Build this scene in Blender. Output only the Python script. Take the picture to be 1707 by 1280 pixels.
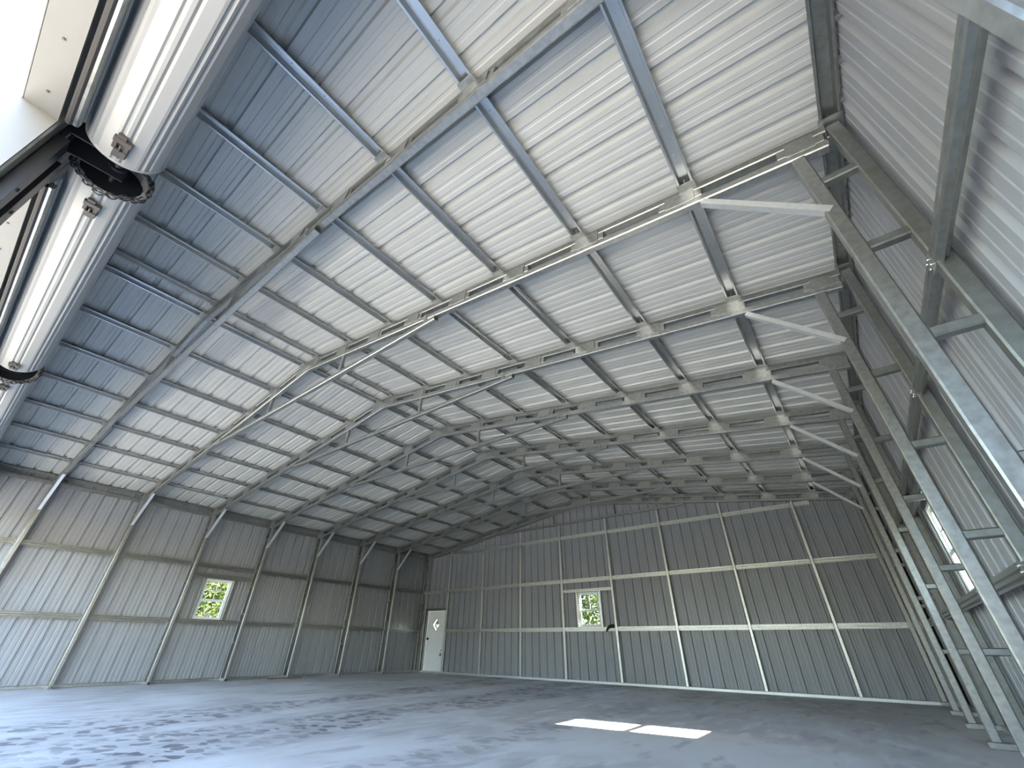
import bpy, math, random
from mathutils import Vector, Matrix
random.seed(7)
S = 1.1                       # metres per survey unit: every length below is in survey units, scaled when a mesh is built
PI = math.pi

# ------------------------------------------------------------------ camera
scn = bpy.context.scene
for o in list(bpy.data.objects):
    bpy.data.objects.remove(o, do_unlink=True)
col = scn.collection
CAM = Vector((12.916, -0.7959, 0.7762))
YAW, PITCH, ROLL, FPX = math.radians(37.5269), math.radians(32.9343), math.radians(0.7621), 674.52
cd = bpy.data.cameras.new('camera'); cam = bpy.data.objects.new('camera', cd); col.objects.link(cam)
cd.sensor_fit = 'HORIZONTAL'; cd.sensor_width = 36.0; cd.lens = 36.0*FPX/1707.0
cd.clip_start = 0.02; cd.clip_end = 500
_r = Vector((math.cos(YAW), math.sin(YAW), 0)); _f = Vector((-math.sin(YAW), math.cos(YAW), 0)); _u = Vector((0, 0, 1))
_f2 = _f*math.cos(PITCH)+_u*math.sin(PITCH); _u2 = _u*math.cos(PITCH)-_f*math.sin(PITCH)
_r3 = _r*math.cos(ROLL)+_u2*math.sin(ROLL); _u3 = _u2*math.cos(ROLL)-_r*math.sin(ROLL)
cam.matrix_world = Matrix(((_r3.x, _u3.x, -_f2.x, CAM.x*S), (_r3.y, _u3.y, -_f2.y, CAM.y*S), (_r3.z, _u3.z, -_f2.z, CAM.z*S), (0, 0, 0, 1)))
scn.camera = cam

# ------------------------------------------------------------------ sky, sun, exposure
SUN_EL, SUN_AZ = math.radians(25.3), math.radians(7.0)      # the sun stands off the right wall
world = bpy.data.worlds.new('sky'); scn.world = world; world.use_nodes = True
wn = world.node_tree; wn.nodes.clear()
wo = wn.nodes.new('ShaderNodeOutputWorld'); wb = wn.nodes.new('ShaderNodeBackground')
sk = wn.nodes.new('ShaderNodeTexSky'); sk.sky_type = 'NISHITA'; sk.sun_disc = False
sk.sun_elevation = SUN_EL; sk.sun_rotation = PI/2-SUN_AZ; sk.air_density = 1.0; sk.dust_density = 0.35; sk.ozone_density = 1.0
wb.inputs['Strength'].default_value = 0.52
tn_ = wn.nodes.new('ShaderNodeMix'); tn_.data_type = 'RGBA'; tn_.blend_type = 'MULTIPLY'; tn_.inputs[0].default_value = 1.0
tn_.inputs[7].default_value = (1.0, 1.0, 1.02, 1)
wn.links.new(sk.outputs[0], tn_.inputs[6]); wn.links.new(tn_.outputs[2], wb.inputs[0]); wn.links.new(wb.outputs[0], wo.inputs[0])
sd = bpy.data.lights.new('sun', 'SUN'); sd.energy = 17.0; sd.angle = math.radians(0.6); sd.color = (1.0, 0.94, 0.84)
sun = bpy.data.objects.new('sun', sd); col.objects.link(sun)
sdir = Vector((math.cos(SUN_EL)*math.cos(SUN_AZ), math.cos(SUN_EL)*math.sin(SUN_AZ), math.sin(SUN_EL)))
sun.rotation_euler = sdir.to_track_quat('Z', 'Y').to_euler(); sun.location = sdir*30
scn.view_settings.view_transform = 'Standard'; scn.view_settings.look = 'None'
scn.view_settings.gamma = 1.0; scn.view_settings.use_curve_mapping = False
scn.view_settings.exposure = 2.55
scn.cycles.max_bounces = 10; scn.cycles.diffuse_bounces = 7; scn.cycles.glossy_bounces = 5
scn.cycles.transparent_max_bounces = 12
scn.cycles.sample_clamp_indirect = 6.0
scn.cycles.use_denoising = True

# ------------------------------------------------------------------ materials
def mat(name, base, rough=0.5, metal=0.0, var=0.0, nscale=8.0, bump=0.0, stretch=(1, 1, 1), rvar=0.0, tint=None, spec=None):
    m = bpy.data.materials.new(name); m.use_nodes = True
    nt = m.node_tree; b = nt.nodes['Principled BSDF']
    b.inputs['Base Color'].default_value = (*base, 1); b.inputs['Roughness'].default_value = rough
    b.inputs['Metallic'].default_value = metal
    if spec is not None: b.inputs['Specular IOR Level'].default_value = spec
    tc = nt.nodes.new('ShaderNodeTexCoord'); mp = nt.nodes.new('ShaderNodeMapping'); mp.inputs['Scale'].default_value = stretch
    nt.links.new(tc.outputs['Object'], mp.inputs[0])
    n = nt.nodes.new('ShaderNodeTexNoise'); n.inputs['Scale'].default_value = nscale; n.inputs['Detail'].default_value = 5
    nt.links.new(mp.outputs[0], n.inputs['Vector'])
    if var:
        r = nt.nodes.new('ShaderNodeValToRGB'); t = tint or base
        r.color_ramp.elements[0].position = 0.3; r.color_ramp.elements[1].position = 0.7
        r.color_ramp.elements[0].color = (*[max(0, c*(1-var)) for c in t], 1); r.color_ramp.elements[1].color = (*[min(1, c*(1+var)) for c in base], 1)
        nt.links.new(n.outputs['Fac'], r.inputs[0]); nt.links.new(r.outputs[0], b.inputs['Base Color'])
    if rvar:
        mr = nt.nodes.new('ShaderNodeMapRange'); mr.inputs['To Min'].default_value = max(0.03, rough-rvar); mr.inputs['To Max'].default_value = min(1, rough+rvar)
        mr.inputs['From Min'].default_value = 0.3; mr.inputs['From Max'].default_value = 0.7
        nt.links.new(n.outputs['Fac'], mr.inputs[0]); nt.links.new(mr.outputs[0], b.inputs['Roughness'])
    if bump:
        bp = nt.nodes.new('ShaderNodeBump'); bp.inputs['Strength'].default_value = bump; bp.inputs['Distance'].default_value = 0.01
        nt.links.new(n.outputs['Fac'], bp.inputs['Height']); nt.links.new(bp.outputs[0], b.inputs['Normal'])
    return m
M = {}
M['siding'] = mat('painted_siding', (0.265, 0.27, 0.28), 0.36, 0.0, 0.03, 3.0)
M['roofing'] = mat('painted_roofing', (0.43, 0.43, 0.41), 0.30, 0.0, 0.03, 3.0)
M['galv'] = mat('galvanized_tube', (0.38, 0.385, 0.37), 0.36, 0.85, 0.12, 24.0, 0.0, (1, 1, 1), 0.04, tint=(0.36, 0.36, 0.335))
M['galvpost_lit'] = mat('galvanized_wall_post_lit', (0.62, 0.625, 0.60), 0.38, 0.85, 0.10, 24.0, 0.0, (1, 1, 1), 0.07, tint=(0.58, 0.58, 0.54))  # lighter copy of the galvanized tube: outdoor reflection on the back wall, in the colour
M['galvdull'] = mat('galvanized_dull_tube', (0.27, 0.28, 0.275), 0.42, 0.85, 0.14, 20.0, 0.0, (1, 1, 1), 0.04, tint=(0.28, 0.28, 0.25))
M['hat'] = mat('galvanized_channel', (0.54, 0.545, 0.54), 0.27, 0.9, 0.04, 16.0, 0.0, (1, 1, 1), 0.0)
M['galvlit'] = mat('galvanized_lit', (0.66, 0.67, 0.66), 0.40, 0.6, 0.06, 30.0, 0.0, (1, 1, 1), 0.06)  # galvanized steel lightened: direct light on braces, reflection on back rail, in the colour
M['white_trim'] = mat('white_trim_metal', (0.14, 0.136, 0.13), 0.45, 0, 0.03, 5.0)
M['white_paint'] = mat('white_door_paint', (0.88, 0.89, 0.88), 0.45, 0, 0.02, 5.0)
M['vinyl'] = mat('white_vinyl', (0.80, 0.81, 0.80), 0.4)
M['curtain'] = mat('door_curtain_steel', (0.27, 0.27, 0.265), 0.6, 0, 0.03, 3.0)
M['black'] = mat('black_steel', (0.012, 0.013, 0.018), 0.4, 0.2)
M['rubber'] = mat('dark_rubber', (0.03, 0.027, 0.027), 0.7)
M['chain'] = mat('chain_steel', (0.09, 0.09, 0.10), 0.45, 0.9)
M['strap'] = mat('taupe_latch', (0.075, 0.064, 0.058), 0.5, 0.3)
M['screw'] = mat('zinc_screw', (0.75, 0.75, 0.72), 0.25, 1.0)
M['wood'] = mat('weathered_board', (0.20, 0.12, 0.085), 0.8, 0, 0.4, 12, 0.2, (1, 0.2, 1))
M['paper'] = mat('white_scrap', (0.85, 0.85, 0.83), 0.7)
M['darkmatte'] = mat('dark_matte', (0.02, 0.014, 0.012), 0.8)
M['bark'] = mat('bark', (0.22, 0.18, 0.14), 0.9, 0, 0.3, 10, 0.4)
M['grass'] = mat('grass_ground', (0.06, 0.08, 0.035), 0.95, 0, 0.3, 2.0, 0.3)
M['gravel'] = mat('gravel_ground', (0.54, 0.49, 0.40), 0.95, 0, 0.25, 3.0, 0.3)
def leafmat(name, c, c2):
    m = bpy.data.materials.new(name); m.use_nodes = True; nt = m.node_tree; nt.nodes.clear()
    out = nt.nodes.new('ShaderNodeOutputMaterial'); mx = nt.nodes.new('ShaderNodeMixShader'); mx.inputs[0].default_value = 0.45
    d = nt.nodes.new('ShaderNodeBsdfDiffuse'); t = nt.nodes.new('ShaderNodeBsdfTranslucent')
    tc = nt.nodes.new('ShaderNodeTexCoord'); n = nt.nodes.new('ShaderNodeTexNoise'); n.inputs['Scale'].default_value = 1.6
    r = nt.nodes.new('ShaderNodeValToRGB'); r.color_ramp.elements[0].position = .38; r.color_ramp.elements[1].position = .62
    r.color_ramp.elements[0].color = (*c, 1); r.color_ramp.elements[1].color = (*c2, 1)
    nt.links.new(tc.outputs['Object'], n.inputs['Vector']); nt.links.new(n.outputs['Fac'], r.inputs[0])
    nt.links.new(r.outputs[0], d.inputs[0]); nt.links.new(r.outputs[0], t.inputs[0])
    nt.links.new(d.outputs[0], mx.inputs[1]); nt.links.new(t.outputs[0], mx.inputs[2]); nt.links.new(mx.outputs[0], out.inputs[0])
    return m
M['leaf'] = leafmat('leaf_green', (0.025, 0.045, 0.016), (0.12, 0.135, 0.045))
M['leaf2'] = leafmat('leaf_dark', (0.016, 0.034, 0.012), (0.085, 0.11, 0.035))
def glassmat():
    m = bpy.data.materials.new('window_glass'); m.use_nodes = True; nt = m.node_tree; nt.nodes.clear()
    out = nt.nodes.new('ShaderNodeOutputMaterial'); mx = nt.nodes.new('ShaderNodeMixShader')
    fr = nt.nodes.new('ShaderNodeFresnel'); fr.inputs[0].default_value = 1.45
    t = nt.nodes.new('ShaderNodeBsdfTransparent'); t.inputs[0].default_value = (0.93, 0.96, 0.95, 1)
    g = nt.nodes.new('ShaderNodeBsdfGlossy'); g.inputs['Roughness'].default_value = 0.02
    ge = nt.nodes.new('ShaderNodeNewGeometry'); inv = nt.nodes.new('ShaderNodeMath'); inv.operation = 'SUBTRACT'; inv.inputs[0].default_value = 1.0
    mu = nt.nodes.new('ShaderNodeMath'); mu.operation = 'MULTIPLY'      # reflect on the entering face only: no trapped light in the thin pane
    nt.links.new(ge.outputs['Backfacing'], inv.inputs[1]); nt.links.new(fr.outputs[0], mu.inputs[0]); nt.links.new(inv.outputs[0], mu.inputs[1])
    nt.links.new(mu.outputs[0], mx.inputs[0]); nt.links.new(t.outputs[0], mx.inputs[1]); nt.links.new(g.outputs[0], mx.inputs[2]); nt.links.new(mx.outputs[0], out.inputs[0])
    return m
M['glass'] = glassmat()
def concrete():
    m = bpy.data.materials.new('concrete_slab'); m.use_nodes = True; nt = m.node_tree; L = nt.links.new
    b = nt.nodes['Principled BSDF']
    tc = nt.nodes.new('ShaderNodeTexCoord')
    def noise(scale, detail, st=(1, 1, 1), rot=0, dist=0):
        mp = nt.nodes.new('ShaderNodeMapping'); mp.inputs['Scale'].default_value = st; mp.inputs['Rotation'].default_value = (0, 0, rot)
        n = nt.nodes.new('ShaderNodeTexNoise'); n.inputs['Scale'].default_value = scale; n.inputs['Detail'].default_value = detail
        n.inputs['Distortion'].default_value = dist
        L(tc.outputs['Object'], mp.inputs[0]); L(mp.outputs[0], n.inputs['Vector']); return n.outputs['Fac']
    def ramp(f, a, c):
        r = nt.nodes.new('ShaderNodeMapRange'); r.interpolation_type = 'SMOOTHSTEP'; r.inputs['From Min'].default_value = a; r.inputs['From Max'].default_value = c
        L(f, r.inputs[0]); return r.outputs[0]
    def math_(op, a, c=None, v=0.0):
        n = nt.nodes.new('ShaderNodeMath'); n.operation = op; L(a, n.inputs[0])
        if c is not None: L(c, n.inputs[1])
        else: n.inputs[1].default_value = v
        return n.outputs[0]
    def mix(f, ca, cb):
        x = nt.nodes.new('ShaderNodeMix'); x.data_type = 'RGBA'; L(f, x.inputs[0])
        for s_, v in ((6, ca), (7, cb)):
            if isinstance(v, tuple): x.inputs[s_].default_value = (*v, 1)
            else: L(v, x.inputs[s_])
        return x.outputs[2]
    base = mix(ramp(noise(0.55, 6, dist=0.6), 0.35, 0.68), (0.53, 0.49, 0.465), (0.70, 0.66, 0.63))
    base = mix(ramp(noise(5.0, 8, st=(1, 0.35, 1), rot=0.5), 0.45, 0.72), base, (0.70, 0.68, 0.66))
    base = mix(math_('MULTIPLY', ramp(noise(2.2, 6, st=(1.6, 0.5, 1), rot=0.35), 0.56, 0.66), None, 0.55), base, (0.36, 0.335, 0.325))
    # damp tyre tracks: two bands, broken up by tread prints
    sx = nt.nodes.new('ShaderNodeSeparateXYZ'); L(tc.outputs['Object'], sx.inputs[0])
    wob = math_('MULTIPLY', noise(0.35, 2), None, 0.7)
    tr = None
    for (x0, y0, dx, w, amt) in TRACKS:
        # distance from the line x = x0 + dx*(y-y0)
        yy = math_('SUBTRACT', sx.outputs[1], None, y0); lx = math_('MULTIPLY', yy, None, dx); lx = math_('ADD', lx, wob); lx = math_('ADD', lx, None, x0-0.35)
        d = math_('ABSOLUTE', math_('SUBTRACT', sx.outputs[0], lx))
        band = nt.nodes.new('ShaderNodeMapRange'); band.interpolation_type = 'SMOOTHSTEP'
        band.inputs['From Min'].default_value = w; band.inputs['From Max'].default_value = w*0.45; L(d, band.inputs[0])
        bm_ = math_('MULTIPLY', band.outputs[0], None, amt)
        tr = bm_ if tr is None else math_('MAXIMUM', tr, bm_)
    vo = nt.nodes.new('ShaderNodeTexVoronoi'); vo.inputs['Scale'].default_value = 3.6
    mp = nt.nodes.new('ShaderNodeMapping'); mp.inputs['Scale'].default_value = (1.25, 1.6, 1); mp.inputs['Rotation'].default_value = (0, 0, -0.3)
    L(tc.outputs['Object'], mp.inputs[0])
    nz = nt.nodes.new('ShaderNodeTexNoise'); nz.inputs['Scale'].default_value = 4.0; L(mp.outputs[0], nz.inputs['Vector'])
    vm = nt.nodes.new('ShaderNodeVectorMath'); vm.operation = 'SCALE'; vm.inputs['Scale'].default_value = 0.35; L(nz.outputs['Color'], vm.inputs[0])
    va = nt.nodes.new('ShaderNodeVectorMath'); L(mp.outputs[0], va.inputs[0]); L(vm.outputs[0], va.inputs[1]); L(va.outputs[0], vo.inputs['Vector'])
    prints = ramp(vo.outputs['Distance'], 0.52, 0.36)
    yfade = ramp(noise(0.8, 3), 0.36, 0.55)
    tmask = math_('MULTIPLY', math_('MULTIPLY', tr, math_('ADD', math_('MULTIPLY', prints, None, 0.72), None, 0.28)), math_('ADD', math_('MULTIPLY', yfade, None, 0.55), None, 0.45))
    cfin = mix(tmask, base, (0.20, 0.175, 0.18))
    L(cfin, b.inputs['Base Color'])
    rg = nt.nodes.new('ShaderNodeMapRange'); rg.inputs['To Min'].default_value = 0.50; rg.inputs['To Max'].default_value = 0.72
    L(noise(1.3, 5), rg.inputs[0]); L(rg.outputs[0], b.inputs['Roughness'])
    bp = nt.nodes.new('ShaderNodeBump'); bp.inputs['Strength'].default_value = 0.12; bp.inputs['Distance'].default_value = 0.01
    L(noise(30, 6), bp.inputs['Height']); L(bp.outputs[0], b.inputs['Normal'])
    return m
# (x, y, slope dx/dy, half width, strength) of the damp tracks, metres
TRACKS = [(8.75, 0.9, -0.16, 0.62, 1.0), (8.15, 5.0, 0.05, 0.70, 0.8), (7.0, 1.0, -0.26, 0.45, 0.9), (5.9, 5.0, -0.05, 0.55, 0.8), (10.6, 7.0, 0.0, 0.4, 0.5)]
M['concrete'] = concrete()

# ------------------------------------------------------------------ mesh helpers
class MB:
    def __init__(s): s.v = []; s.f = []; s.sm = []
    def poly(s, pts, smooth=False):
        i = len(s.v); s.v += [Vector(p) for p in pts]; s.f.append(tuple(range(i, i+len(pts)))); s.sm.append(smooth)
    def loft(s, rings, closed=True, cap0=True, cap1=True, smooth=False):
        i = len(s.v); n = len(rings[0])
        for r in rings: s.v += [Vector(p) for p in r]
        for k in range(len(rings)-1):
            for j in range(n if closed else n-1):
                a = i+k*n+j; b = i+k*n+(j+1) % n
                s.f.append((a, b, b+n, a+n)); s.sm.append(smooth)
        if cap0: s.f.append(tuple(reversed(range(i, i+n)))); s.sm.append(False)
        if cap1: s.f.append(tuple(range(i+(len(rings)-1)*n, i+len(rings)*n))); s.sm.append(False)
    def frame(s, p0, p1, up):
        d = (Vector(p1)-Vector(p0)).normalized(); a = d.cross(Vector(up)).normalized(); b = a.cross(d).normalized()
        return d, a, b
    def tube(s, p0, p1, w, h, up=(0, 0, 1), ch=0.008, hollow=False):
        d, a, b = s.frame(p0, p1, up); ch = min(ch, w*0.3, h*0.3)
        def ring(P, w, h, ch):
            x, y = w/2, h/2
            return [Vector(P)+a*u+b*v for u, v in ((-x+ch, -y), (x-ch, -y), (x, -y+ch), (x, y-ch), (x-ch, y), (-x+ch, y), (-x, y-ch), (-x, -y+ch))]
        if not hollow: s.loft([ring(p0, w, h, ch), ring(p1, w, h, ch)])
        else:
            t = 0.008; p0, p1 = Vector(p0), Vector(p1); k = min(0.15, (p1-p0).length*0.4)
            s.loft([ring(p0+d*k, w-t*2, h-t*2, ch*.5), ring(p0, w-t*2, h-t*2, ch*.5), ring(p0, w, h, ch), ring(p1, w, h, ch), ring(p1, w-t*2, h-t*2, ch*.5), ring(p1-d*k, w-t*2, h-t*2, ch*.5)])
    def box(s, lo, hi, ch=0.0):
        lo, hi = Vector(lo), Vector(hi); c = (lo+hi)/2
        s.tube((c.x, lo.y, c.z), (c.x, hi.y, c.z), hi.x-lo.x, hi.z-lo.z, (0, 0, 1), ch) if ch else s._box(lo, hi)
    def _box(s, lo, hi):
        x0, y0, z0 = lo; x1, y1, z1 = hi
        s.loft([[(x0, y0, z0), (x1, y0, z0), (x1, y1, z0), (x0, y1, z0)], [(x0, y0, z1), (x1, y0, z1), (x1, y1, z1), (x0, y1, z1)]])
    def profile(s, p0, p1, up, pts, t=0.004):
        """open sheet profile [(a,b)...] swept p0->p1 with thickness t"""
        d, a, b = s.frame(p0, p1, up); n = len(pts)
        off = []
        for i in range(n):
            q0 = Vector(pts[max(0, i-1)]); q1 = Vector(pts[min(n-1, i+1)]); e = (q1-q0).normalized()
            off.append((pts[i][0]-e.y*t, pts[i][1]+e.x*t))
        loop = list(pts)+list(reversed(off))
        s.loft([[Vector(P)+a*u+b*v for u, v in loop] for P in (p0, p1)], cap0=False, cap1=False)
        for P in (p0, p1):
            for i in range(n-1):
                q = [pts[i], pts[i+1], off[i+1], off[i]]
                s.poly([Vector(P)+a*u+b*v for u, v in q])
    def cyl(s, p0, p1, r, n=16, r1=None, smooth=True):
        up = (0, 0, 1) if abs((Vector(p1)-Vector(p0)).normalized().z) < 0.9 else (1, 0, 0)
        d, a, b = s.frame(p0, p1, up); r1 = r if r1 is None else r1
        s.loft([[Vector(P)+(a*math.cos(2*PI*k/n)+b*math.sin(2*PI*k/n))*R for k in range(n)] for P, R in ((p0, r), (p1, r1))], smooth=smooth)
    def build(s, name, m, parent=None, origin=(0, 0, 0)):
        me = bpy.data.meshes.new(name); O = Vector(origin)
        me.from_pydata([(v-O)*S for v in s.v], [], s.f); me.materials.append(m)
        me.polygons.foreach_set('use_smooth', s.sm); me.update()
        import bmesh
        bm = bmesh.new(); bm.from_mesh(me); bmesh.ops.recalc_face_normals(bm, faces=bm.faces); bm.to_mesh(me); bm.free()
        o = bpy.data.objects.new(name, me); col.objects.link(o)
        if parent: o.parent = parent
        else: o.location = O*S
        return o
def tag(o, label, cat, group=None, kind=None):
    o['label'] = label; o['category'] = cat
    if group: o['group'] = group
    if kind: o['kind'] = kind
    return o
def struct(o): o['kind'] = 'structure'; return o
def empty(name, loc, label, cat, group=None):
    o = bpy.data.objects.new(name, None); o.empty_display_size = 0.1; col.objects.link(o); o.location = Vector(loc)*S
    return tag(o, label, cat, group)
def dup(root, loc, label, rot=None):
    r = root.copy(); col.objects.link(r); r.location = Vector(loc)*S; r['label'] = label
    if rot is not None: r.rotation_euler = rot
    for ch in [c for c in root.children]:
        c = ch.copy(); col.objects.link(c); c.parent = r
        for g in [q for q in ch.children]:
            d = g.copy(); col.objects.link(d); d.parent = c
    return r

# ------------------------------------------------------------------ building measures
SP = 1.524; NB = 7                                # frame spacing; frames 1..8 stand at y = 0 .. 7*SP, frame 0 carries the door wall
W0, W1, XC = -0.02, 13.86, 6.92
H, SL = 3.70, 0.1503                              # eave level under the purlins, roof slope
YF, YB = -1.45, 7*SP
ZR = lambda x: H+SL*(min(x, 2*XC-x))              # underside of purlins = top of rafters
FY = [YF]+[k*SP for k in range(8)]
PITCHR = 0.254
ORD = ['first', 'second', 'third', 'fourth', 'fifth', 'sixth', 'seventh', 'eighth', 'ninth', 'tenth']
TR = ['door wall', 'nearest truss', 'second truss', 'third truss', 'fourth truss', 'fifth truss', 'sixth truss', 'seventh truss', 'back wall truss']

# ------------------------------------------------------------------ siding
def ribs(u0, u1, origin, pitch=PITCHR):
    """profile of ribbed steel sheet along u: list of (u, outward offset)"""
    pts = []; k = math.floor((u0-origin)/pitch)-1
    while True:
        c = origin+k*pitch
        if c-pitch > u1: break
        for du, o in ((-0.032, 0), (-0.018, 0.029), (0.018, 0.029), (0.032, 0)): pts.append((c+du, o))
        for m_ in (pitch/3, 2*pitch/3):
            for du, o in ((-0.017, 0), (-0.010, 0.0035), (0.010, 0.0035), (0.017, 0)): pts.append((c+m_+du, o))
        k += 1
    def off(u):
        for i in range(len(pts)-1):
            if pts[i][0] <= u <= pts[i+1][0]:
                t = (u-pts[i][0])/(pts[i+1][0]-pts[i][0]+1e-9); return pts[i][1]*(1-t)+pts[i+1][1]*t
        return 0
    us = [u0, u1]
    return pts, off
def siding(name, m, u0, u1, lo, hi, holes, fn, origin=0.127, parent=None):
    """fn(u, v, off)->xyz ; holes = (ua, ub, va, vb)"""
    pts, off = ribs(u0, u1, origin)
    us = sorted(set([round(u, 5) for u, _ in pts if u0 < u < u1]+[u0, u1]+[h[i] for h in holes for i in (0, 1) if u0 < h[i] < u1]))
    mb = MB()
    for a, b in zip(us[:-1], us[1:]):
        mid = (a+b)/2; cuts = sorted([(h[2], h[3]) for h in holes if h[0] <= mid <= h[1]])
        la, lb, ha, hb = lo(a), lo(b), hi(a), hi(b)
        segs = []; ca, cb = la, lb
        for v0, v1 in cuts:
            if v0 > ca+1e-6: segs.append((ca, cb, v0, v0))
            ca = cb = v1
        segs.append((ca, cb, ha, hb))
        for (p, q, r, t) in segs:
            mb.poly([fn(a, p, off(a)), fn(b, q, off(b)), fn(b, t, off(b)), fn(a, r, off(a))])
    o = mb.build(name, m, parent); return o
WIN_L = (3.50, 4.13, 1.235, 2.13)                 # left wall window: y0,y1,z0,z1
WIN_B = (6.57, 7.24, 1.235, 2.085)                # back wall window: x0,x1
WIN_R = (5.00, 5.68, 1.235, 2.12)
DOOR = (0.46, 1.30, 0.0, 1.80)
ZT = lambda x: ZR(x)+0.055
YEND = YB+0.05; YFRONT = YF-0.055
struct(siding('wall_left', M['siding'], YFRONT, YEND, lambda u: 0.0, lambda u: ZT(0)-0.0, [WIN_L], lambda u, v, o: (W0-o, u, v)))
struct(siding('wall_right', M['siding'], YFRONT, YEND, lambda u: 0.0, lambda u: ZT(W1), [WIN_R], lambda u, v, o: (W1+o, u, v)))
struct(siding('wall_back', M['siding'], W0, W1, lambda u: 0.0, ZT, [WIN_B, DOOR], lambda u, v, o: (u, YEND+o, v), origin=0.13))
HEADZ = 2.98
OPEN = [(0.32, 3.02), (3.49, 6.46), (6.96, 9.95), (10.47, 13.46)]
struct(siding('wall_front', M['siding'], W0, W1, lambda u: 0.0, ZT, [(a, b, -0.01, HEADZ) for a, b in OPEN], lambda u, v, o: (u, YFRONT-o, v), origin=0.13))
# roof: one slope each side of the ridge, ribs run up the slope
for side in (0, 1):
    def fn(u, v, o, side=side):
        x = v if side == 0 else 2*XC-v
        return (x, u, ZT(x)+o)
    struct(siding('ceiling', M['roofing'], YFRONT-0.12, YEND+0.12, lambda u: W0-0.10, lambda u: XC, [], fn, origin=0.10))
mb = MB(); mb._box(Vector((W0-0.05, YFRONT-0.05, -0.12)), Vector((W1+0.05, YEND+0.05, 0.0)))
struct(mb.build('floor', M['concrete']))
mb = MB(); mb._box(Vector((-70, -70, -0.5)), Vector((90, 90, -0.04)))
struct(mb.build('ground', M['grass']))
mb = MB(); mb._box(Vector((-6, -9.5, -0.30)), Vector((22, YFRONT-0.05, -0.02))); struct(mb.build('apron', M['gravel']))
# ridge cap on the outside
mb = MB(); mb.profile((XC, YFRONT-0.12, ZT(XC)+0.0), (XC, YEND+0.12, ZT(XC)+0.0), (0, 0, 1), [(-0.2, 0.0), (0, 0.032), (0.2, 0.0)], 0.003)
struct(mb.build('trim_1', M['white_trim']))

# outside corner and eave flashings
tq = 30
for x, sx in ((W0, -1), (W1, 1)):
    for y, sy in ((YFRONT, -1), (YEND, 1)):
        mb = MB(); o_ = 0.032
        mb._box(Vector((min(x-sx*0.08, x+sx*o_), min(y+sy*0.029, y+sy*0.034), -0.03)), Vector((max(x-sx*0.08, x+sx*o_), max(y+sy*0.029, y+sy*0.034), ZT(x))))
        mb._box(Vector((min(x+sx*0.029, x+sx*0.034), min(y-sy*0.08, y+sy*o_), -0.03)), Vector((max(x+sx*0.029, x+sx*0.034), max(y-sy*0.08, y+sy*o_), ZT(x))))
        struct(mb.build('trim_%d' % tq, M['white_trim'], None, (x, y, 0))); tq += 1
    mb = MB(); mb._box(Vector((min(x+sx*0.030, x+sx*0.036), YFRONT, H-0.10)), Vector((max(x+sx*0.030, x+sx*0.036), YEND, H+0.075)))
    struct(mb.build('trim_%d' % tq, M['white_trim'], None, (x, 0, H))); tq += 1
for y, sy in ((YFRONT, -1), (YEND, 1)):
    for s_ in (0, 1):
        mb = MB(); X0, X1 = (W0, XC) if s_ == 0 else (W1, XC)
        mb.tube((X0, y+sy*0.034, ZT(X0)-0.02), (X1, y+sy*0.034, ZT(X1)-0.02), 0.005, 0.13, ch=0.001)
        struct(mb.build('trim_%d' % tq, M['white_trim'], None, (X0, y, H))); tq += 1

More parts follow.
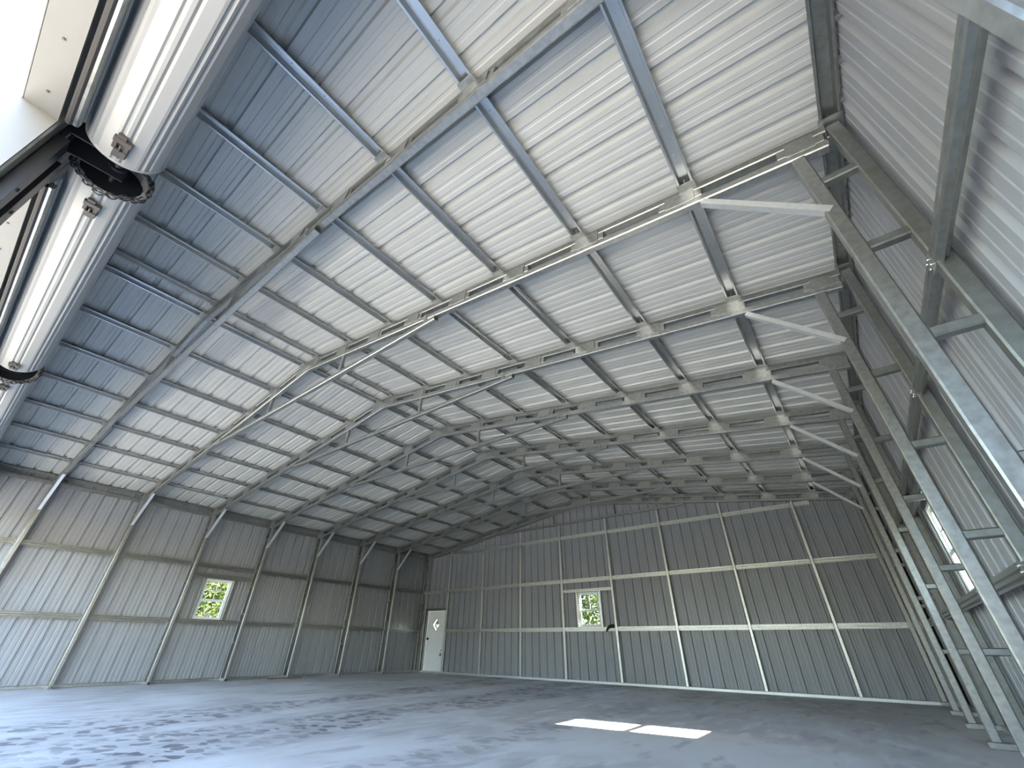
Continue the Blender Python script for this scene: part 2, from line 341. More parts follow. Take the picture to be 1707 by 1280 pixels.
# ------------------------------------------------------------------ roof trusses
TD, TG = 0.068, 0.075                             # chord tube depth, gap between chords
DEP = 2*TD+TG
YW = 0.066
SX, CXs = SL/math.sqrt(1+SL*SL), 1/math.sqrt(1+SL*SL)
def slope_pt(x, side, down, y=0):                 # a point 'down' below the top of the rafter line
    X = x if side == 0 else 2*XC-x
    return Vector((X, y, ZR(x)-down/CXs))
TIE_X, TIE_Z = 3.86, None
def make_truss(label):
    root = empty('roof_truss', (XC, 0, 0), label, 'truss', 'bent roof trusses carrying the roof')
    O = (XC, 0, 0)
    for s in (0, 1):
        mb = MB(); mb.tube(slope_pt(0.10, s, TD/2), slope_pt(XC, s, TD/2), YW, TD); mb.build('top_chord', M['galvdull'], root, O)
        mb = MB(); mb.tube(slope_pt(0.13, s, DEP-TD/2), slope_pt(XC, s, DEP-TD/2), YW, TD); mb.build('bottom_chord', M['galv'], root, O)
        xs = [(0.13, 0.39)]
        x = 0.39+0.49
        while x+0.32 < XC: xs.append((x, x+0.32)); x += 0.81
        for i, (a, b) in enumerate(xs):
            mb = MB()
            mb.tube(slope_pt(a, s, DEP/2), slope_pt(b, s, DEP/2), YW*0.92, TG+0.004, ch=0.003)
            for sy in (-1, 1):                       # welded side plates lapping both chords
                y = sy*(YW/2+0.004)
                aa = a+0.05; bb = b-0.05
                mb.tube(slope_pt(aa, s, DEP/2, y), slope_pt(bb, s, DEP/2, y), 0.006, TG+0.05, ch=0.001)
            mb.build('spacer_plate', M['galv'], root, O)
    mb = MB()
    for s in (0, 1):                                  # ridge sleeve, bent over the apex
        mb.tube(slope_pt(XC-0.26, s, DEP/2), slope_pt(XC, s, DEP/2), YW+0.012, DEP*0.55, ch=0.004)
    mb.build('ridge_sleeve', M['galv'], root, O)
    # collar tie with its two struts
    zt = ZR(3.9)-DEP-0.030
    mb = MB(); mb.tube((3.86, 0, zt), (2*XC-3.86, 0, zt), YW, 0.062, hollow=True); mb.build('collar_tie', M['galv'], root, O)
    for s in (0, 1):
        mb = MB(); p = slope_pt(5.86, s, DEP); mb.tube((p.x, 0, zt+0.03), (p.x, 0, p.z+0.02), 0.05, 0.05, (0, 1, 0)); mb.build('strut', M['galv'], root, O)
        mb = MB(); p = slope_pt(4.02, s, DEP)
        mb.tube((p.x, -YW/2-0.004, p.z-0.06), (p.x, -YW/2-0.004, p.z+0.07), 0.05, 0.006, (0, 1, 0), 0.001)
        mb.cyl((p.x, -YW/2-0.006, p.z+0.045), (p.x, -YW/2-0.016, p.z+0.045), 0.009, 8); mb.cyl((p.x, -YW/2-0.006, p.z-0.035), (p.x, -YW/2-0.016, p.z-0.035), 0.009, 8)
        mb.build('tie_plate', M['galv'], root, O)
    return root
def truss_label(k):
    if k == 0: return 'roof truss above the roll-up doors, in the door wall'
    if k == 8: return 'galvanized roof truss against the back wall, farthest of the row'
    if k == 1: return 'galvanized roof truss nearest the camera, crossing the top of the picture'
    return 'galvanized roof truss with collar tie, %s from the front of the barn' % ORD[k-1]
truss = make_truss(truss_label(1))
for k in [0]+list(range(2, 9)): dup(truss, (XC, FY[k], 0), truss_label(k))

# ------------------------------------------------------------------ ladder columns and knee braces
LEG = 0.078
def make_column(label):                            # left hand version; x=0 is the inside of the siding, +x into the hall
    root = empty('ladder_column', (0, 0, 0), label, 'column', 'ladder columns along the side walls')
    x0, x1 = 0.055, 0.30
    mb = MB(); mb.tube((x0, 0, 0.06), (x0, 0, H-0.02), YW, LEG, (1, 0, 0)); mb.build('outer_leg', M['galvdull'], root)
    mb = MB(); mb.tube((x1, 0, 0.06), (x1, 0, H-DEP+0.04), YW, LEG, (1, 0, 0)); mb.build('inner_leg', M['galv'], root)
    mb = MB(); mb.tube((x0-LEG/2, 0, 0.03), (x1+0.07, 0, 0.03), YW, 0.06, hollow=True); mb.build('foot_rail', M['galv'], root)
    z = 3.24
    while z > 0.2:
        mb = MB(); mb.tube((x0+LEG/2, 0, z), (x1-LEG/2, 0, z), YW*0.9, 0.055); mb.build('rung', M['galvdull'], root)
        z -= 0.615
    mb = MB(); mb.tube((x1, -YW/2-0.003, H-DEP-0.09), (x1, -YW/2-0.003, H-DEP+0.11), 0.05, 0.006, (0, 1, 0), 0.001)
    for dz in (-0.05, -0.02): mb.cyl((x1, -YW/2-0.006, H-DEP+dz), (x1, -YW/2-0.016, H-DEP+dz), 0.008, 8)
    mb.build('top_plate', M['galv'], root)
    for z in (1.19, 2.40, H-0.06):                  # angle clips with screws that hold the girts
        mb = MB()
        mb._box(Vector((x0-LEG/2, -YW/2-0.035, z-0.04)), Vector((x0+LEG/2+0.005, -YW/2+0.002, z-0.034)))
        mb._box(Vector((x0+LEG/2, -YW/2-0.03, z-0.04)), Vector((x0+LEG/2+0.004, YW/2-0.005, z+0.04)))
        c = mb.build('angle_clip', M['galv'], root)
        for dy, dz in ((-0.045, -0.015), (-0.045, 0.018), (-0.008, -0.015), (-0.008, 0.018)):
            mb = MB(); mb.cyl((x0+LEG/2+0.003, dy, z+dz), (x0+LEG/2+0.014, dy, z+dz), 0.008, 8)
            mb.build('screw', M['screw'], c)
    return root
def col_label(side, k):
    s = 'left' if side == 0 else 'right'
    if k == 0: return 'ladder column at the door wall, %s corner' % s
    if k == 8: return 'ladder column in the far %s corner of the hall' % s
    if k == 1: return 'ladder column on the %s wall under the nearest truss' % s
    return 'galvanized ladder column on the %s wall under the %s truss' % (s, ORD[k-1])
colm = make_column(col_label(0, 0)); colm.location = Vector((0, FY[0], 0))*S
for k in range(1, 9): dup(colm, (0, FY[k], 0), col_label(0, k))
cr = dup(colm, (2*XC, FY[0], 0), col_label(1, 0), (0, 0, PI)); cr['group'] = 'ladder columns along the side walls'
# the right-hand columns are the left ones turned round; the clips then face the back, as seen in a mirror-built frame
for k in range(1, 9): dup(colm, (2*XC, FY[k], 0), col_label(1, k), (0, 0, PI))
def make_brace(label, side):
    a = Vector((0.90, 0, ZR(0.9)-DEP-0.015)) ; b = Vector((0.305, 0, 2.98))
    if side: a.x = -a.x; b.x = -b.x
    root = None
    mb = MB(); mb.profile(a+Vector((0, -YW/2-0.002, 0)), b+Vector((0, -YW/2-0.002, 0)), (0, 1, 0), [(-0.022, 0.050), (-0.022, 0), (0.022, 0), (0.022, 0.050)], 0.004)
    o = mb.build('knee_brace', M['galvlit']); return tag(o, label, 'brace', 'knee braces between columns and trusses')
for side in (0, 1):
    first = None
    for k in range(1, 8):
        s = 'left' if side == 0 else 'right'
        lab = 'slanted knee brace under the nearest truss, %s side' % s if k == 1 else 'slanted knee brace under the %s truss, %s side' % (ORD[k-1], s)
        if first is None: first = make_brace(lab, side); o = first
        else: o = first.copy(); col.objects.link(o); o['label'] = lab
        o.location = Vector((0 if side == 0 else 2*XC, FY[k], 0))*S

# ------------------------------------------------------------------ purlins, eave beams, girts
HATP = [(-0.058, 0.004), (-0.056, 0.0), (-0.042, 0.0), (-0.031, 0.046), (0.031, 0.046), (0.042, 0.0), (0.056, 0.0), (0.058, 0.004)]
def hat_mesh(name, p0, p1, up, m, prof=HATP, clip=True, screws=None):
    mb = MB(); mb.profile(p0, p1, up, prof, 0.003)
    return mb
def purlin(x, side, k, label, group):
    X = x if side == 0 else 2*XC-x
    y0 = FY[k]+YW/2+0.01 if k else FY[0]; y1 = FY[k+1]+(-YW/2+0.01)
    up = Vector((-SX if side == 0 else SX, 0, CXs))
    z = ZR(x)
    P0, P1 = Vector((X, y0, z+0.002)), Vector((X, y1, z+0.002))
    root = empty('roof_purlin', (X, FY[k], z), label, 'purlin', group)
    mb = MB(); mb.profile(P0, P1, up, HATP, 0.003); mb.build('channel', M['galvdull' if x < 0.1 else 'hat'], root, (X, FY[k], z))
    d, a, b = mb.frame(P0, P1, up)
    mb = MB()                                       # bright clip at the far end, on the truss
    mb.tube(P1+Vector((0, -0.055, -0.006))-a*0, P1+Vector((0, YW*0.9, -0.006)), 0.135, 0.006, up, 0.001)
    mb.build('end_clip', M['galv'], root, (X, FY[k], z))
    if k < 3:
        y = math.ceil((y0-0.19)/PITCHR)*PITCHR+0.19      # tips of the roof screws, one beside each rib
        while y < y1-0.03:
            c = Vector((X, y, z+0.046)); mb = MB(); mb.cyl(c, c-up*0.016, 0.0045, 6, 0.002)
            mb.build('screw', M['screw'], root, (X, FY[k], z)); y += PITCHR
    return root
PX = [0.058]+[(XC-0.2)*i/7 for i in range(1, 8)]
for side in (0, 1):
    s = 'left' if side == 0 else 'right'
    for i, x in enumerate(PX):
        for k in range(0, 8):
            row = 'ridge purlin on the %s' % s if i == 7 else 'eave purlin on the %s' % s if i == 0 else '%s purlin up from the %s eave' % (ORD[i], s)
            lab = '%s, between %s and %s' % (row, TR[k], TR[k+1])
            purlin(x, side, k, lab, 'roof purlins %s of the ridge' % s)
BOXP = [(-0.055, 0.0), (-0.035, 0.0), (-0.027, -0.022), (-0.010, -0.022), (-0.004, -0.012), (0.004, -0.012), (0.010, -0.022), (0.027, -0.022), (0.035, 0.0), (0.055, 0.0)]
def girt(name, p0, p1, nrm, label, cat, group=None, m='galvdull', w=1.0):
    mb = MB(); P0, P1 = Vector(p0), Vector(p1)
    d, a, b = mb.frame(P0, P1, nrm)
    pr = [(u*w, -v) for u, v in BOXP]
    mb.profile(P0, P1, nrm, pr, 0.003)
    # returns closing the channel against the siding
    mb.tube(P0-b*0.012+a*0.03*w, P1-b*0.012+a*0.03*w, 0.004, 0.03, b, 0.001)
    mb.tube(P0-b*0.012-a*0.03*w, P1-b*0.012-a*0.03*w, 0.004, 0.03, b, 0.001)
    O = (P0+P1)/2
    return tag(mb.build(name, M[m], None, O), label, cat, group)
for side in (0, 1):
    s = 'left' if side == 0 else 'right'; sx = 1 if side == 0 else -1
    X = (0.055+0.02) if side == 0 else 2*XC-0.055-0.02
    for k in range(8):
        y0, y1 = FY[k]+YW/2+0.004, FY[k+1]-YW/2-0.004
        bay = 'between %s and %s' % (TR[k].replace(' truss', ' column'), TR[k+1].replace(' truss', ' column'))
        for z, nm in ((1.19, 'lower'), (2.40, 'upper')):
            girt('wall_girt', (X, y0, z), (X, y1, z), (sx, 0, 0), '%s %s wall girt %s' % (nm, s, bay), 'girt', 'horizontal girts on the side walls')
        mb = MB(); xe = 0.05 if side == 0 else 2*XC-0.05
        if side: continue
        mb.tube((0.03, y0, H-0.115), (0.03, y1, H-0.115), 0.055, 0.075, (0, 0, 1), 0.004)
        tag(mb.build('eave_beam', M['galvdull'], None, (xe, (y0+y1)/2, H)), 'eave beam along the top of the %s wall %s' % (s, bay), 'beam', 'eave beams along the side walls')
    xb = 0.04 if side == 0 else 2*XC-0.04
    for k in range(8):
        y0, y1 = FY[k]+YW/2+0.003, FY[k+1]-YW/2-0.003
        mb = MB(); mb.tube((xb, y0, 0.03), (xb, y1, 0.03), 0.06, 0.058)
        bay = 'between %s and %s' % (TR[k].replace(' truss', ' column'), TR[k+1].replace(' truss', ' column'))
        tag(mb.build('base_rail', M['galv'], None, (xb, (y0+y1)/2, 0.03)), 'base rail of the %s wall %s' % (s, bay), 'rail', 'base rails on the slab')
# back wall posts and girts
BX = [1.389, 2.982, 4.564, 6.076, 7.662, 9.233, 10.823, 12.388]
yb = YB+0.005
edges = [0.11]+BX+[2*XC-0.11]
POST = ['post beside the door', 'second post from the door', 'third post from the door', 'post left of the window', 'post right of the window',
        'second post right of the window', 'third post right of the window', 'fourth post right of the window']
def below_truss(x):
    z = ZR(x)-DEP-0.004
    if 3.86 < x < 2*XC-3.86: z = ZR(3.9)-DEP-0.064
    return z
for i, x in enumerate(BX):
    mb = MB(); mb.tube((x, yb, 0.06), (x, yb, below_truss(x)), 0.062, 0.062, (0, 1, 0)); mb2 = None
    tag(mb.build('wall_post', M['galvpost_lit'], None, (x, yb, 0)), 'upright galvanized back wall %s' % POST[i], 'post', 'upright posts of the back wall')
mb = MB(); mb.tube((0.11, yb-0.004, 0.03), (2*XC-0.11, yb-0.004, 0.03), 0.062, 0.058)
tag(mb.build('base_rail', M['galvlit'], None, (XC, yb, 0.03)), 'long pale base rail running along the back wall', 'rail', 'base rails on the slab')
BAY = ['left of the door post', 'between the door post and next post', 'two bays right of the door', 'left of the window bay', 'in the window bay', 'first right of the window bay',
       'second right of the window bay', 'third right of the window bay', 'in the far right corner bay']
for z, nm, rowi in ((1.185, 'lower', 0), (2.395, 'middle', 1), (3.615, 'upper', 2)):
    for i in range(9):
        a, b = edges[i]+0.034, edges[i+1]-0.034
        if z > 3.5:
            # the top row stops where it meets the falling truss
            lim = (z+0.04+DEP-H)/SL
            a = max(a, lim); b = min(b, 2*XC-lim)
            if b-a < 0.3: continue
        if rowi == 0 and i == 0: continue
        girt('wall_girt', (a, yb-0.01, z), (b, yb-0.01, z), (0, -1, 0), '%s back wall girt %s' % (nm, BAY[i]), 'girt', 'horizontal girts on the back wall', 'galvpost_lit', 0.9)
# window headers and jack studs
girt('window_header', (edges[4]+0.034, yb-0.01, 2.13), (edges[5]-0.034, yb-0.01, 2.13), (0, -1, 0), 'short header beam over the back wall window', 'header', None, 'galvpost_lit', 0.7)
for x, s in ((WIN_B[0]-0.035, 'left'), (WIN_B[1]+0.035, 'right')):
    mb = MB(); mb.tube((x, yb, 1.215), (x, yb, 2.105), 0.05, 0.055, (0, 1, 0))
    tag(mb.build('window_stud', M['galvpost_lit'], None, (x, yb, 1.2)), 'upright stud at the %s edge of the back wall window' % s, 'stud', 'studs beside the windows')
for side, wn, yk in ((0, WIN_L, 3), (1, WIN_R, 4)):
    s = 'left' if side == 0 else 'right'; sx = 1 if side == 0 else -1
    X = 0.075 if side == 0 else 2*XC-0.075
    girt('window_header', (X, FY[yk]+0.04, wn[3]+0.055), (X, FY[yk+1]-0.04, wn[3]+0.055), (sx, 0, 0), 'dark header beam over the %s wall window' % s, 'header')
    for y, e in ((wn[0]-0.035, 'near'), (wn[1]+0.035, 'far')):
        mb = MB(); xx = 0.035 if side == 0 else 2*XC-0.012
        mb.tube((xx, y, 1.245), (xx, y, wn[3]+0.0), 0.055, 0.06 if side == 0 else 0.03, (1, 0, 0))
        tag(mb.build('window_stud', M['galvdull'], None, (xx, y, 1.2)), 'upright stud at the %s edge of the %s wall window' % (e, s), 'stud', 'studs beside the windows')
mb = MB(); mb.tube((0.145, yb, DOOR[3]+0.045), (BX[0]-0.034, yb, DOOR[3]+0.045), 0.062, 0.062)
tag(mb.build('door_header', M['galvdull'], None, (0.8, yb, DOOR[3])), 'dark tube header over the white walk-in door', 'header')
mb = MB(); mb.tube((DOOR[0]-0.045, yb, 0.06), (DOOR[0]-0.045, yb, DOOR[3]+0.012), 0.055, 0.06, (0, 1, 0))
tag(mb.build('door_stud', M['galvdull'], None, (DOOR[0], yb, 0)), 'upright tube stud at the left of the white walk-in door', 'stud')

# ------------------------------------------------------------------ windows
def window(n, wn, fn, out):
    """fn(u, v, d): u along the wall, v up, d towards the outside"""
    u0, u1, v0, v1 = wn
    O = Vector(fn((u0+u1)/2, v0, 0))
    root = struct(bpy.data.objects.new('window_%d' % n, None)); col.objects.link(root); root.location = O*S
    def bar(mb, a, b, c, d, d0, d1):
        P, Q = Vector(fn(a, c, d0)), Vector(fn(b, d, d1))
        mb._box(Vector((min(P.x, Q.x), min(P.y, Q.y), min(P.z, Q.z))), Vector((max(P.x, Q.x), max(P.y, Q.y), max(P.z, Q.z))))
    mb = MB(); t = 0.032
    for r in ((u0, u0+t, v0, v1), (u1-t, u1, v0, v1), (u0+t, u1-t, v0, v0+t), (u0+t, u1-t, v1-t, v1)): bar(mb, *r, -0.015, 0.04)
    mb.build('frame', M['vinyl'], root, O)
    vm = v0+(v1-v0)*0.47
    def sash(a, b, c, d, d0, d1, name):
        mb = MB(); q = 0.034
        for r in ((a, a+q, c, d), (b-q, b, c, d), (a+q, b-q, c, c+q), (a+q, b-q, d-q, d)): bar(mb, *r, d0, d1)
        s_ = mb.build(name, M['vinyl'], root, O)
        mb = MB(); bar(mb, a+q, b-q, c+q, d-q, (d0+d1)/2-0.001, (d0+d1)/2+0.001); mb.build('pane', M['glass'], s_, O); return s_
    sash(u0+t, u1-t, v0+t, vm+0.004, -0.010, 0.008, 'lower_sash')
    up = sash(u0+t, u1-t, vm-0.004, v1-t, 0.010, 0.028, 'upper_sash')
    mb = MB(); um = (u0+u1)/2; vv = (vm+v1-t)/2
    bar(mb, um-0.010, um+0.010, vm, v1-t, 0.012, 0.017); bar(mb, u0+t, u1-t, vv-0.010, vv+0.010, 0.012, 0.017)
    mb.build('muntin', M['vinyl'], up, O)
    return root
window(1, WIN_L, lambda u, v, d: (W0-d+0.005, u, v), -1)
window(2, WIN_B, lambda u, v, d: (u, YEND+d-0.005, v), 1)
window(3, WIN_R, lambda u, v, d: (W1+d-0.005, u, v), 1)

# ------------------------------------------------------------------ walk-in door
dr = struct(bpy.data.objects.new('door_1', None)); col.objects.link(dr); DO = Vector((DOOR[0], YEND, 0)); dr.location = DO*S
mb = MB(); x0, x1, z0, z1 = DOOR[0]+0.045, DOOR[1]-0.01, 0.03, DOOR[3]-0.02
cx, cz, hw, hh = 0.915, 1.375, 0.155, 0.185
ya, ybk = YEND-0.03, YEND+0.012
dia = [(cx, cz-hh), (cx+hw, cz), (cx, cz+hh), (cx-hw, cz)]; rc = [(x0, z0), (x1, z0), (x1, z1), (x0, z1)]
mid = [((x0+x1)/2, z0), (x1, cz), ((x0+x1)/2, z1), (x0, cz)]
for y in (ya, ybk):
    for i in range(4):
        j = (i+1) % 4
        cr_ = [rc[1], rc[2], rc[3], rc[0]][i]
        mb.poly([(*[mid[i][0]], y, mid[i][1]), (cr_[0], y, cr_[1]), (mid[j][0], y, mid[j][1]), (dia[j][0], y, dia[j][1]), (dia[i][0], y, dia[i][1])])
for lp in (dia, rc):
    for i in range(4):
        j = (i+1) % 4; mb.poly([(lp[i][0], ya, lp[i][1]), (lp[j][0], ya, lp[j][1]), (lp[j][0], ybk, lp[j][1]), (lp[i][0], ybk, lp[i][1])])
slab = mb.build('door_slab', M['white_paint'], dr, DO)
mb = MB()
for i in range(4):
    j = (i+1) % 4; a, b = Vector((dia[i][0], ya-0.006, dia[i][1])), Vector((dia[j][0], ya-0.006, dia[j][1])); mb.tube(a, b, 0.02, 0.014, (0, 1, 0), 0.003)
mb.build('window_rim', M['vinyl'], slab, DO)
mb = MB(); mb.loft([[(p[0], ya+0.018+dy, p[1]) for p in dia] for dy in (0, 0.003)]); mb.build('diamond_pane', M['glass'], slab, DO)
mb = MB(); mb._box(Vector((DOOR[0], YEND-0.05, 0)), Vector((DOOR[0]+0.04, YEND+0.03, DOOR[3]))); mb._box(Vector((DOOR[0]+0.04, YEND-0.03, DOOR[3]-0.015)), Vector((DOOR[1], YEND+0.03, DOOR[3])))
mb._box(Vector((DOOR[1]-0.008, YEND-0.02, 0)), Vector((DOOR[1]+0.03, YEND+0.03, DOOR[3]))); mb.build('door_frame', M['white_paint'], dr, DO)
mb = MB(); mb._box(Vector((DOOR[0], YEND-0.03, 0)), Vector((DOOR[1], YEND+0.03, 0.03))); mb.build('threshold', M['galvdull'], dr, DO)
mb = MB(); mb._box(Vector((x0+0.015, ya-0.03, 0.93)), Vector((x0+0.085, ya, 0.99))); o = mb.build('door_latch', M['black'], slab, DO)
mb = MB(); mb.cyl((x1-0.04, ya, 0.53), (x1-0.04, ya-0.035, 0.53), 0.022, 12); mb.cyl((x1-0.04, ya, 0.63), (x1-0.04, ya-0.015, 0.63), 0.018, 12)
mb._box(Vector((x1-0.055, ya-0.05, 0.475)), Vector((x1-0.02, ya, 0.50))); mb.build('door_knob', M['chain'], slab, DO)

# ------------------------------------------------------------------ roll-up doors in the front wall
BR, BYC, BZC = 0.17, -1.182, 3.186
YH0, YH1 = -1.499, -1.403                         # header: outer and inner faces
DN = ['far left', 'third from the right', 'second from the right', 'nearest']
def rollup(i, a, b):
    root = struct(bpy.data.objects.new('door_%d' % (i+2), None)); col.objects.link(root); O = Vector(((a+b)/2, BYC, BZC)); root.location = O*S
    e0, e1 = a-0.07, b+0.07
    if i == 2: e1 = 10.10
    if i == 3: e0, e1 = 10.40, 13.52
    if i == 2: e0 = 6.97
    if i == 1: e1 = 6.62
    # rolled curtain: slats bulge a little, corrugations run along the axle
    n = 9; prof = []
    for k in range(n):
        t0 = 2*PI*k/n
        for f, r in ((0.0, -0.006), (0.10, 0.003), (0.5, 0.006), (0.60, 0.006), (0.66, -0.002), (0.74, -0.002), (0.80, 0.006), (0.92, 0.003)):
            prof.append((t0+f*2*PI/n, BR+r))
    m_ = len(prof)
    def ring(x, rr=0): return [Vector((x, BYC+(r+rr)*math.cos(t), BZC+(r+rr)*math.sin(t))) for t, r in prof]
    mb = MB(); mb.loft([ring(e0+0.25, -0.02), ring(e0, -0.02), ring(e0), ring(e1), ring(e1, -0.02), ring(e1-0.25, -0.02)], cap0=False, cap1=False)
    for x, sg in ((e0, -1), (e1, 1)):                # plain hoop closing each end of the roll
        mb.loft([[Vector((x+dx, BYC+r*math.cos(2*PI*k/48), BZC+r*math.sin(2*PI*k/48))) for k in range(48)] for dx, r in ((-0.004, BR-0.02), (-0.006, BR+0.007), (0.006, BR+0.007), (0.004, BR-0.02))], cap0=False, cap1=False, smooth=True)
    roll = mb.build('rolled_curtain', M['curtain'], root, O)
    mb = MB()                                        # hanging curtain from the back of the roll down to the header
    mb.tube(((a+b)/2, BYC-BR+0.003, BZC), ((a+b)/2, BYC-BR+0.003, HEADZ+0.045), b-a+0.02, 0.004, (0, 1, 0), 0.001)
    for z in (BZC-0.05, BZC-0.11): mb.tube((a, BYC-BR+0.008, z), (b, BYC-BR+0.008, z), 0.012, 0.02)
    mb.build('hanging_curtain', M['curtain'], root, O)
    mb = MB(); mb.tube((a+0.02, BYC-BR, HEADZ+0.03), (b-0.02, BYC-BR, HEADZ+0.03), 0.03, 0.045); bb = mb.build('bottom_bar', M['galv'], root, O)
    mb = MB(); mb.tube((a+0.02, BYC-BR-0.02, HEADZ+0.012), (b-0.02, BYC-BR-0.02, HEADZ+0.012), 0.028, 0.03, ch=0.01); mb.build('bottom_seal', M['rubber'], root, O)
    mb = MB(); mb.cyl((e0-0.12, BYC, BZC), (e1+0.12, BYC, BZC), 0.022, 14); mb.build('axle', M['black'], root, O)
    mb = MB()
    for x in (e0+0.06, e1-0.06): mb.cyl((x-0.006, BYC, BZC), (x+0.006, BYC, BZC), BR-0.022, 28)
    mb.build('drum', M['black'], root, O)
    for x in (e0-0.075, e1+0.075):                   # steel bracket from the header out to the axle
        mb = MB()
        mb.tube((x, YH1+0.005, BZC-0.04), (x, BYC+0.05, BZC-0.02), 0.008, 0.13, ch=0.002)
        mb.tube((x, YH1+0.012, BZC-0.17), (x, YH1+0.012, BZC+0.10), 0.07, 0.012, (0, 1, 0), 0.002)
        mb.cyl((x-0.02, BYC, BZC), (x+0.02, BYC, BZC), 0.042, 16)
        for dz in (-0.1, 0.05): mb.cyl((x, YH1+0.018, BZC+dz), (x, YH1+0.03, BZC+dz), 0.010, 8)
        mb.build('bracket', M['black'], root, O)
    for x in (e0+0.14, e1-0.17):                     # shipping clips on the roll
        th = math.radians(-88); cc = Vector((x, BYC+(BR+0.012)*math.cos(th), BZC+(BR+0.012)*math.sin(th)))
        nrm = Vector((0, math.cos(th), math.sin(th))); tg = Vector((0, -math.sin(th), math.cos(th))); ax = Vector((1, 0, 0))
        mb = MB()
        def blk(u, v, du, dv, hgt):
            u, v, du, dv = u*1.3, v*1.4, du*1.3, dv*1.4
            c = cc+ax*u+tg*v; mb.tube(c-ax*du, c+ax*du, dv*2, hgt, nrm, 0.003)
        blk(0.030, 0, 0.012, 0.028, 0.024); blk(-0.034, 0.004, 0.016, 0.020, 0.030); blk(0.0, 0.016, 0.022, 0.008, 0.020); blk(0, -0.018, 0.022, 0.007, 0.020); blk(0.052, -0.006, 0.010, 0.014, 0.016); blk(-0.058, -0.004, 0.008, 0.013, 0.016)
        c = cc-ax*0.012+nrm*0.012; mb.cyl(c-ax*0.02, c+ax*0.03, 0.006, 8)
        mb.build('roll_clip', M['strap'], root, O)
    return root, (e0, e1)
rolls = [rollup(i, a, b) for i, (a, b) in enumerate(OPEN)]
def chain_ring(x, parent, O):
    """a hoist chain hanging round the end of the roll: real oval links, alternately turned"""
    mb = MB(); R = BR+0.004; n = 40
    for k in range(n):
        t = 2*PI*k/n; c = Vector((x+0.016*math.sin(5*t), BYC+R*math.cos(t), BZC+R*math.sin(t)))
        tg = Vector((0, -math.sin(t), math.cos(t))); nr = Vector((0, math.cos(t), math.sin(t))); ax = Vector((1, 0, 0))
        sd = (ax*0.8+nr*0.6) if k % 2 else (ax*0.6-nr*0.8)
        rings = []; mj = 10; kk = 5; up = tg.cross(sd).normalized()
        for j in range(mj+1):
            ph = 2*PI*j/mj; ctr = c+tg*0.023*math.cos(ph)+sd*0.016*math.sin(ph); rad = (tg*math.cos(ph)+sd*math.sin(ph)).normalized()
            rings.append([ctr+(rad*math.cos(2*PI*q/kk)+up*math.sin(2*PI*q/kk))*0.0048 for q in range(kk)])
        mb.loft(rings, cap0=False, cap1=False, smooth=True)
    return mb.build('hoist_chain', M['chain'], parent, O)
for i in (0, 1, 2):
    root, (e0, e1) = rolls[i]; a, b = OPEN[i]; chain_ring(e1+0.012, root, Vector(((a+b)/2, BYC, BZC)))
# white sheet-metal trims round the openings, tubes of the jambs, guides
tn = 2
for i, (a, b) in enumerate(OPEN):
    mb = MB(); mb._box(Vector((a, YH0-0.03, HEADZ-0.004)), Vector((b, YH1, HEADZ+0.004))); mb._box(Vector((a, YH0-0.034, HEADZ-0.004)), Vector((b, YH0-0.028, HEADZ+0.11)))
    t_ = mb.build('trim_%d' % tn, M['white_trim'], None, ((a+b)/2, YH0, HEADZ)); struct(t_); tn += 1
    x = a+0.14
    while x < b:
        mb = MB(); mb.cyl((x, (YH0+YH1)/2-0.01, HEADZ-0.009), (x, (YH0+YH1)/2-0.01, HEADZ-0.003), 0.006, 8)
        mb.build('screw', M['chain'], t_, ((a+b)/2, YH0, HEADZ)); x += 0.33
    for x, sg in ((a, -1), (b, 1)):
        mb = MB(); mb._box(Vector((min(x, x+sg*0.006), YH0-0.03, 0)), Vector((max(x, x+sg*0.006), YH1, HEADZ))); mb._box(Vector((min(x, x+sg*0.10), YH0-0.036, 0)), Vector((max(x, x+sg*0.10), YH0-0.030, HEADZ)))
        struct(mb.build('trim_%d' % tn, M['white_trim'], None, (x, YH0, 0))); tn += 1
    mb = MB(); mb.tube((a-0.2, (YH0+YH1)/2+0.004, HEADZ+0.045), (b+0.2, (YH0+YH1)/2+0.004, HEADZ+0.045), 0.085, 0.08)
    s = DN[i]
    tag(mb.build('door_header', M['galv'], None, ((a+b)/2, YH0, HEADZ)), 'tube header above the %s roll-up door' % s, 'header', 'headers of the roll-up doors')
    for x, sg, e in ((a, -1, 'left'), (b, 1, 'right')):
        xx = x+sg*0.045
        if i == 3 and sg > 0 or i == 0 and sg < 0: pass
        mb = MB(); mb.tube((xx+sg*0.02, (YH0+YH1)/2+0.004, 0.0), (xx+sg*0.02, (YH0+YH1)/2+0.004, HEADZ+0.30), 0.085, 0.10, (1, 0, 0) if False else (0, 1, 0))
        tag(mb.build('jamb_post', M['galv'], None, (xx, YH0, 0)), 'galvanized jamb post at the %s edge of the %s roll-up door' % (e, s), 'post', 'jamb posts of the roll-up doors')
        mb = MB(); g = x+sg*0.16
        mb.profile((g, YH1+0.03, 0.02), (g, YH1+0.03, HEADZ+0.02), (0, 1, 0), [(-0.05, -0.022), (-0.05, 0.022), (0.05, 0.022), (0.05, -0.022)], 0.004)
        z = 0.4
        while z < HEADZ: mb.cyl((g+0.0, YH1+0.052, z), (g, YH1+0.062, z), 0.010, 8); z += 0.55
        tag(mb.build('door_guide', M['black'], None, (g, YH1, 0)), 'black curtain guide at the %s edge of the %s roll-up door' % (e, s), 'guide', 'curtain guides of the roll-up doors')

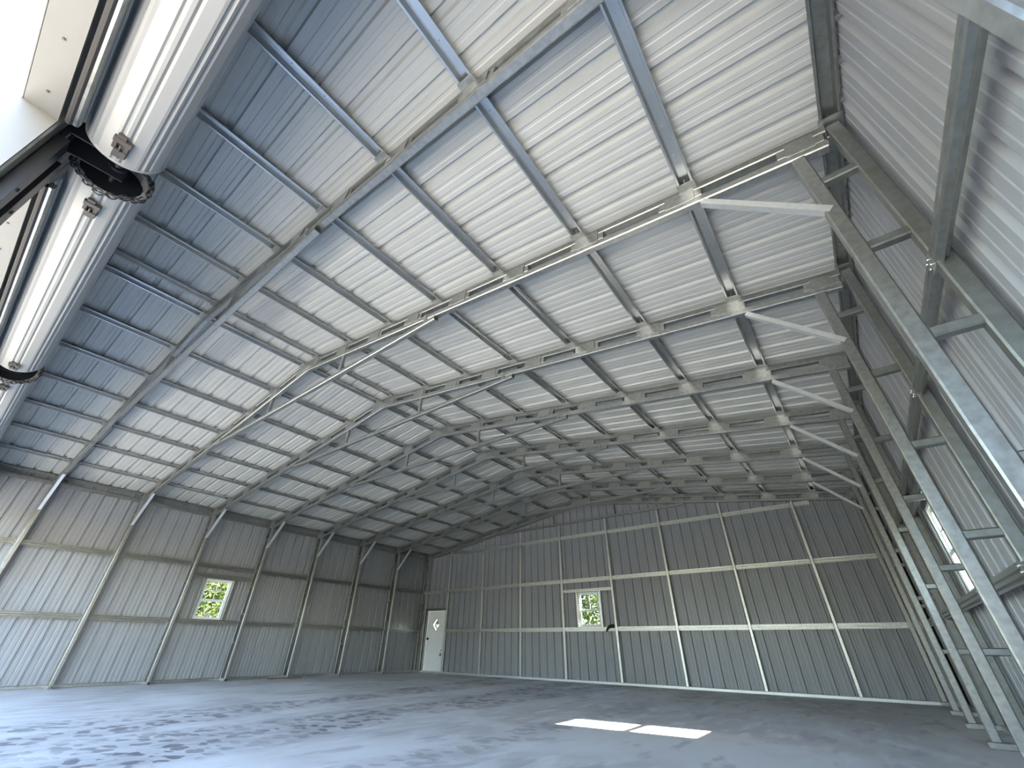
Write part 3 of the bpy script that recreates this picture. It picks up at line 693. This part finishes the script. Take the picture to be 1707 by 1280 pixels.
# ------------------------------------------------------------------ small things
mb = MB(); mb.tube((0.42, 5.55, 0.016), (0.40, 6.42, 0.016), 0.11, 0.03, ch=0.004)
tag(mb.build('wooden_board', M['wood'], None, (0.41, 6.0, 0)), 'weathered brown board lying on the slab along the left wall', 'board')
mb = MB(); n = 7
pts = [Vector((1.42, 10.27, 0.006)), Vector((1.50, 10.25, 0.012)), Vector((1.60, 10.26, 0.007)), Vector((1.68, 10.24, 0.011))]
for p, q in zip(pts[:-1], pts[1:]): mb.tube(p, q, 0.06, 0.006, ch=0.002)
tag(mb.build('paper_scrap', M['paper'], None, (1.55, 10.25, 0)), 'small crumpled white scrap on the slab beside the walk-in door', 'scrap')
mb = MB()
P = [Vector((7.38, yb-0.045, 1.13)), Vector((7.43, yb-0.05, 1.20)), Vector((7.50, yb-0.05, 1.245)), Vector((7.60, yb-0.05, 1.245))]
rr = [0.022, 0.032, 0.042, 0.045]
for i in range(3):
    d, a, b = mb.frame(P[i], P[i+1], (0, 1, 0))
    mb.loft([[q+(a*math.cos(2*PI*k/10)+b*math.sin(2*PI*k/10)*0.7)*r for k in range(10)] for q, r in ((P[i], rr[i]), (P[i+1], rr[i+1]))], smooth=True)
tag(mb.build('dark_object', M['darkmatte'], None, (7.5, yb, 1.2)), 'small dark object hanging over the girt right of the back window', 'object')  # small dark thing of unidentified kind, resting on the girt

# ------------------------------------------------------------------ trees outside the windows
def tree(x, y, h, rad, label, leafm, seed, n=5200):
    rnd = random.Random(seed)
    root = empty('leafy_tree', (x, y, 0), label, 'tree', 'trees outside the building'); O = Vector((x, y, 0))
    mb = MB(); p = Vector((x, y, -0.05)); r = 0.16
    for k in range(5):
        q = p+Vector((rnd.uniform(-.2, .2), rnd.uniform(-.2, .2), h/5)); mb.cyl(p, q, r, 9, r*0.8); p = q; r *= 0.8
        for _ in range(3):
            a = rnd.uniform(0, 2*PI); e = p+Vector((math.cos(a)*rad*.7, math.sin(a)*rad*.7, rnd.uniform(0.2, 1.0))); mb.cyl(p, e, r*0.45, 6, 0.012)
    mb.build('trunk', M['bark'], root, O)
    mb = MB(); cl = [(Vector((x+rnd.uniform(-.7, .7)*rad, y+rnd.uniform(-.7, .7)*rad, rnd.uniform(0.12, 1)*h)), rnd.uniform(.3, .55)*rad) for _ in range(26)]
    for _ in range(n):
        c, cr_ = rnd.choice(cl); v = Vector((rnd.gauss(0, 1), rnd.gauss(0, 1), rnd.gauss(0, 1))).normalized()
        q = c+v*cr_*rnd.uniform(.6, 1)**.5
        if q.z < 0.05: continue
        u = Vector((rnd.gauss(0, 1), rnd.gauss(0, 1), rnd.gauss(0, .6))).normalized(); w_ = u.cross(v+Vector((0, 0, .01))).normalized(); L_ = rnd.uniform(.06, .12)
        nn = u.cross(w_)*L_*.18
        mb.v += [q-u*L_, q+w_*L_*.45+nn, q+u*L_, q-w_*L_*.45+nn]; i = len(mb.v)-4; mb.f += [(i, i+1, i+2), (i, i+2, i+3)]; mb.sm += [False, False]
    f = mb.build('foliage', M[leafm], root, O); f['kind'] = 'stuff'
    return root
tree(-12.0, 8.1, 5.6, 2.2, 'sunlit tree seen through the left wall window', 'leaf', 1, 9000)
tree(-18.6, 10.6, 6.6, 2.9, 'tall tree behind the one at the left window', 'leaf', 2, 9000)
tree(2.0, 20.3, 5.8, 2.2, 'leafy tree seen through the back wall window', 'leaf2', 3, 9000)
tree(-1.6, 27.2, 7.0, 3.0, 'taller tree behind the one at the back window', 'leaf', 4)
tree(-3.8, 15.4, 5.0, 2.0, 'tree seen through the diamond pane of the door', 'leaf', 5, 11000)
# unseen trees behind the camera, added to block low sky light at the doors
belt = tree(-20.0, -23.0, 4.4, 2.3, 'unseen tree added to block low sky light, near row, first from the left', 'leaf2', 6, 9000)
belt['group'] = 'unseen trees added to block sky light'; belt.scale = (1.5, 1.5, 1.35)
for i in range(1, 12):
    rw, c = divmod(i, 6)
    dup(belt, (-20.0+10.2*c+5.1*rw, -23.0-11.0*rw, 0), 'unseen tree added to block low sky light, %s row, %s from the left' % (('near', 'far')[rw], ORD[c]), (0, 0, 1.57*i))
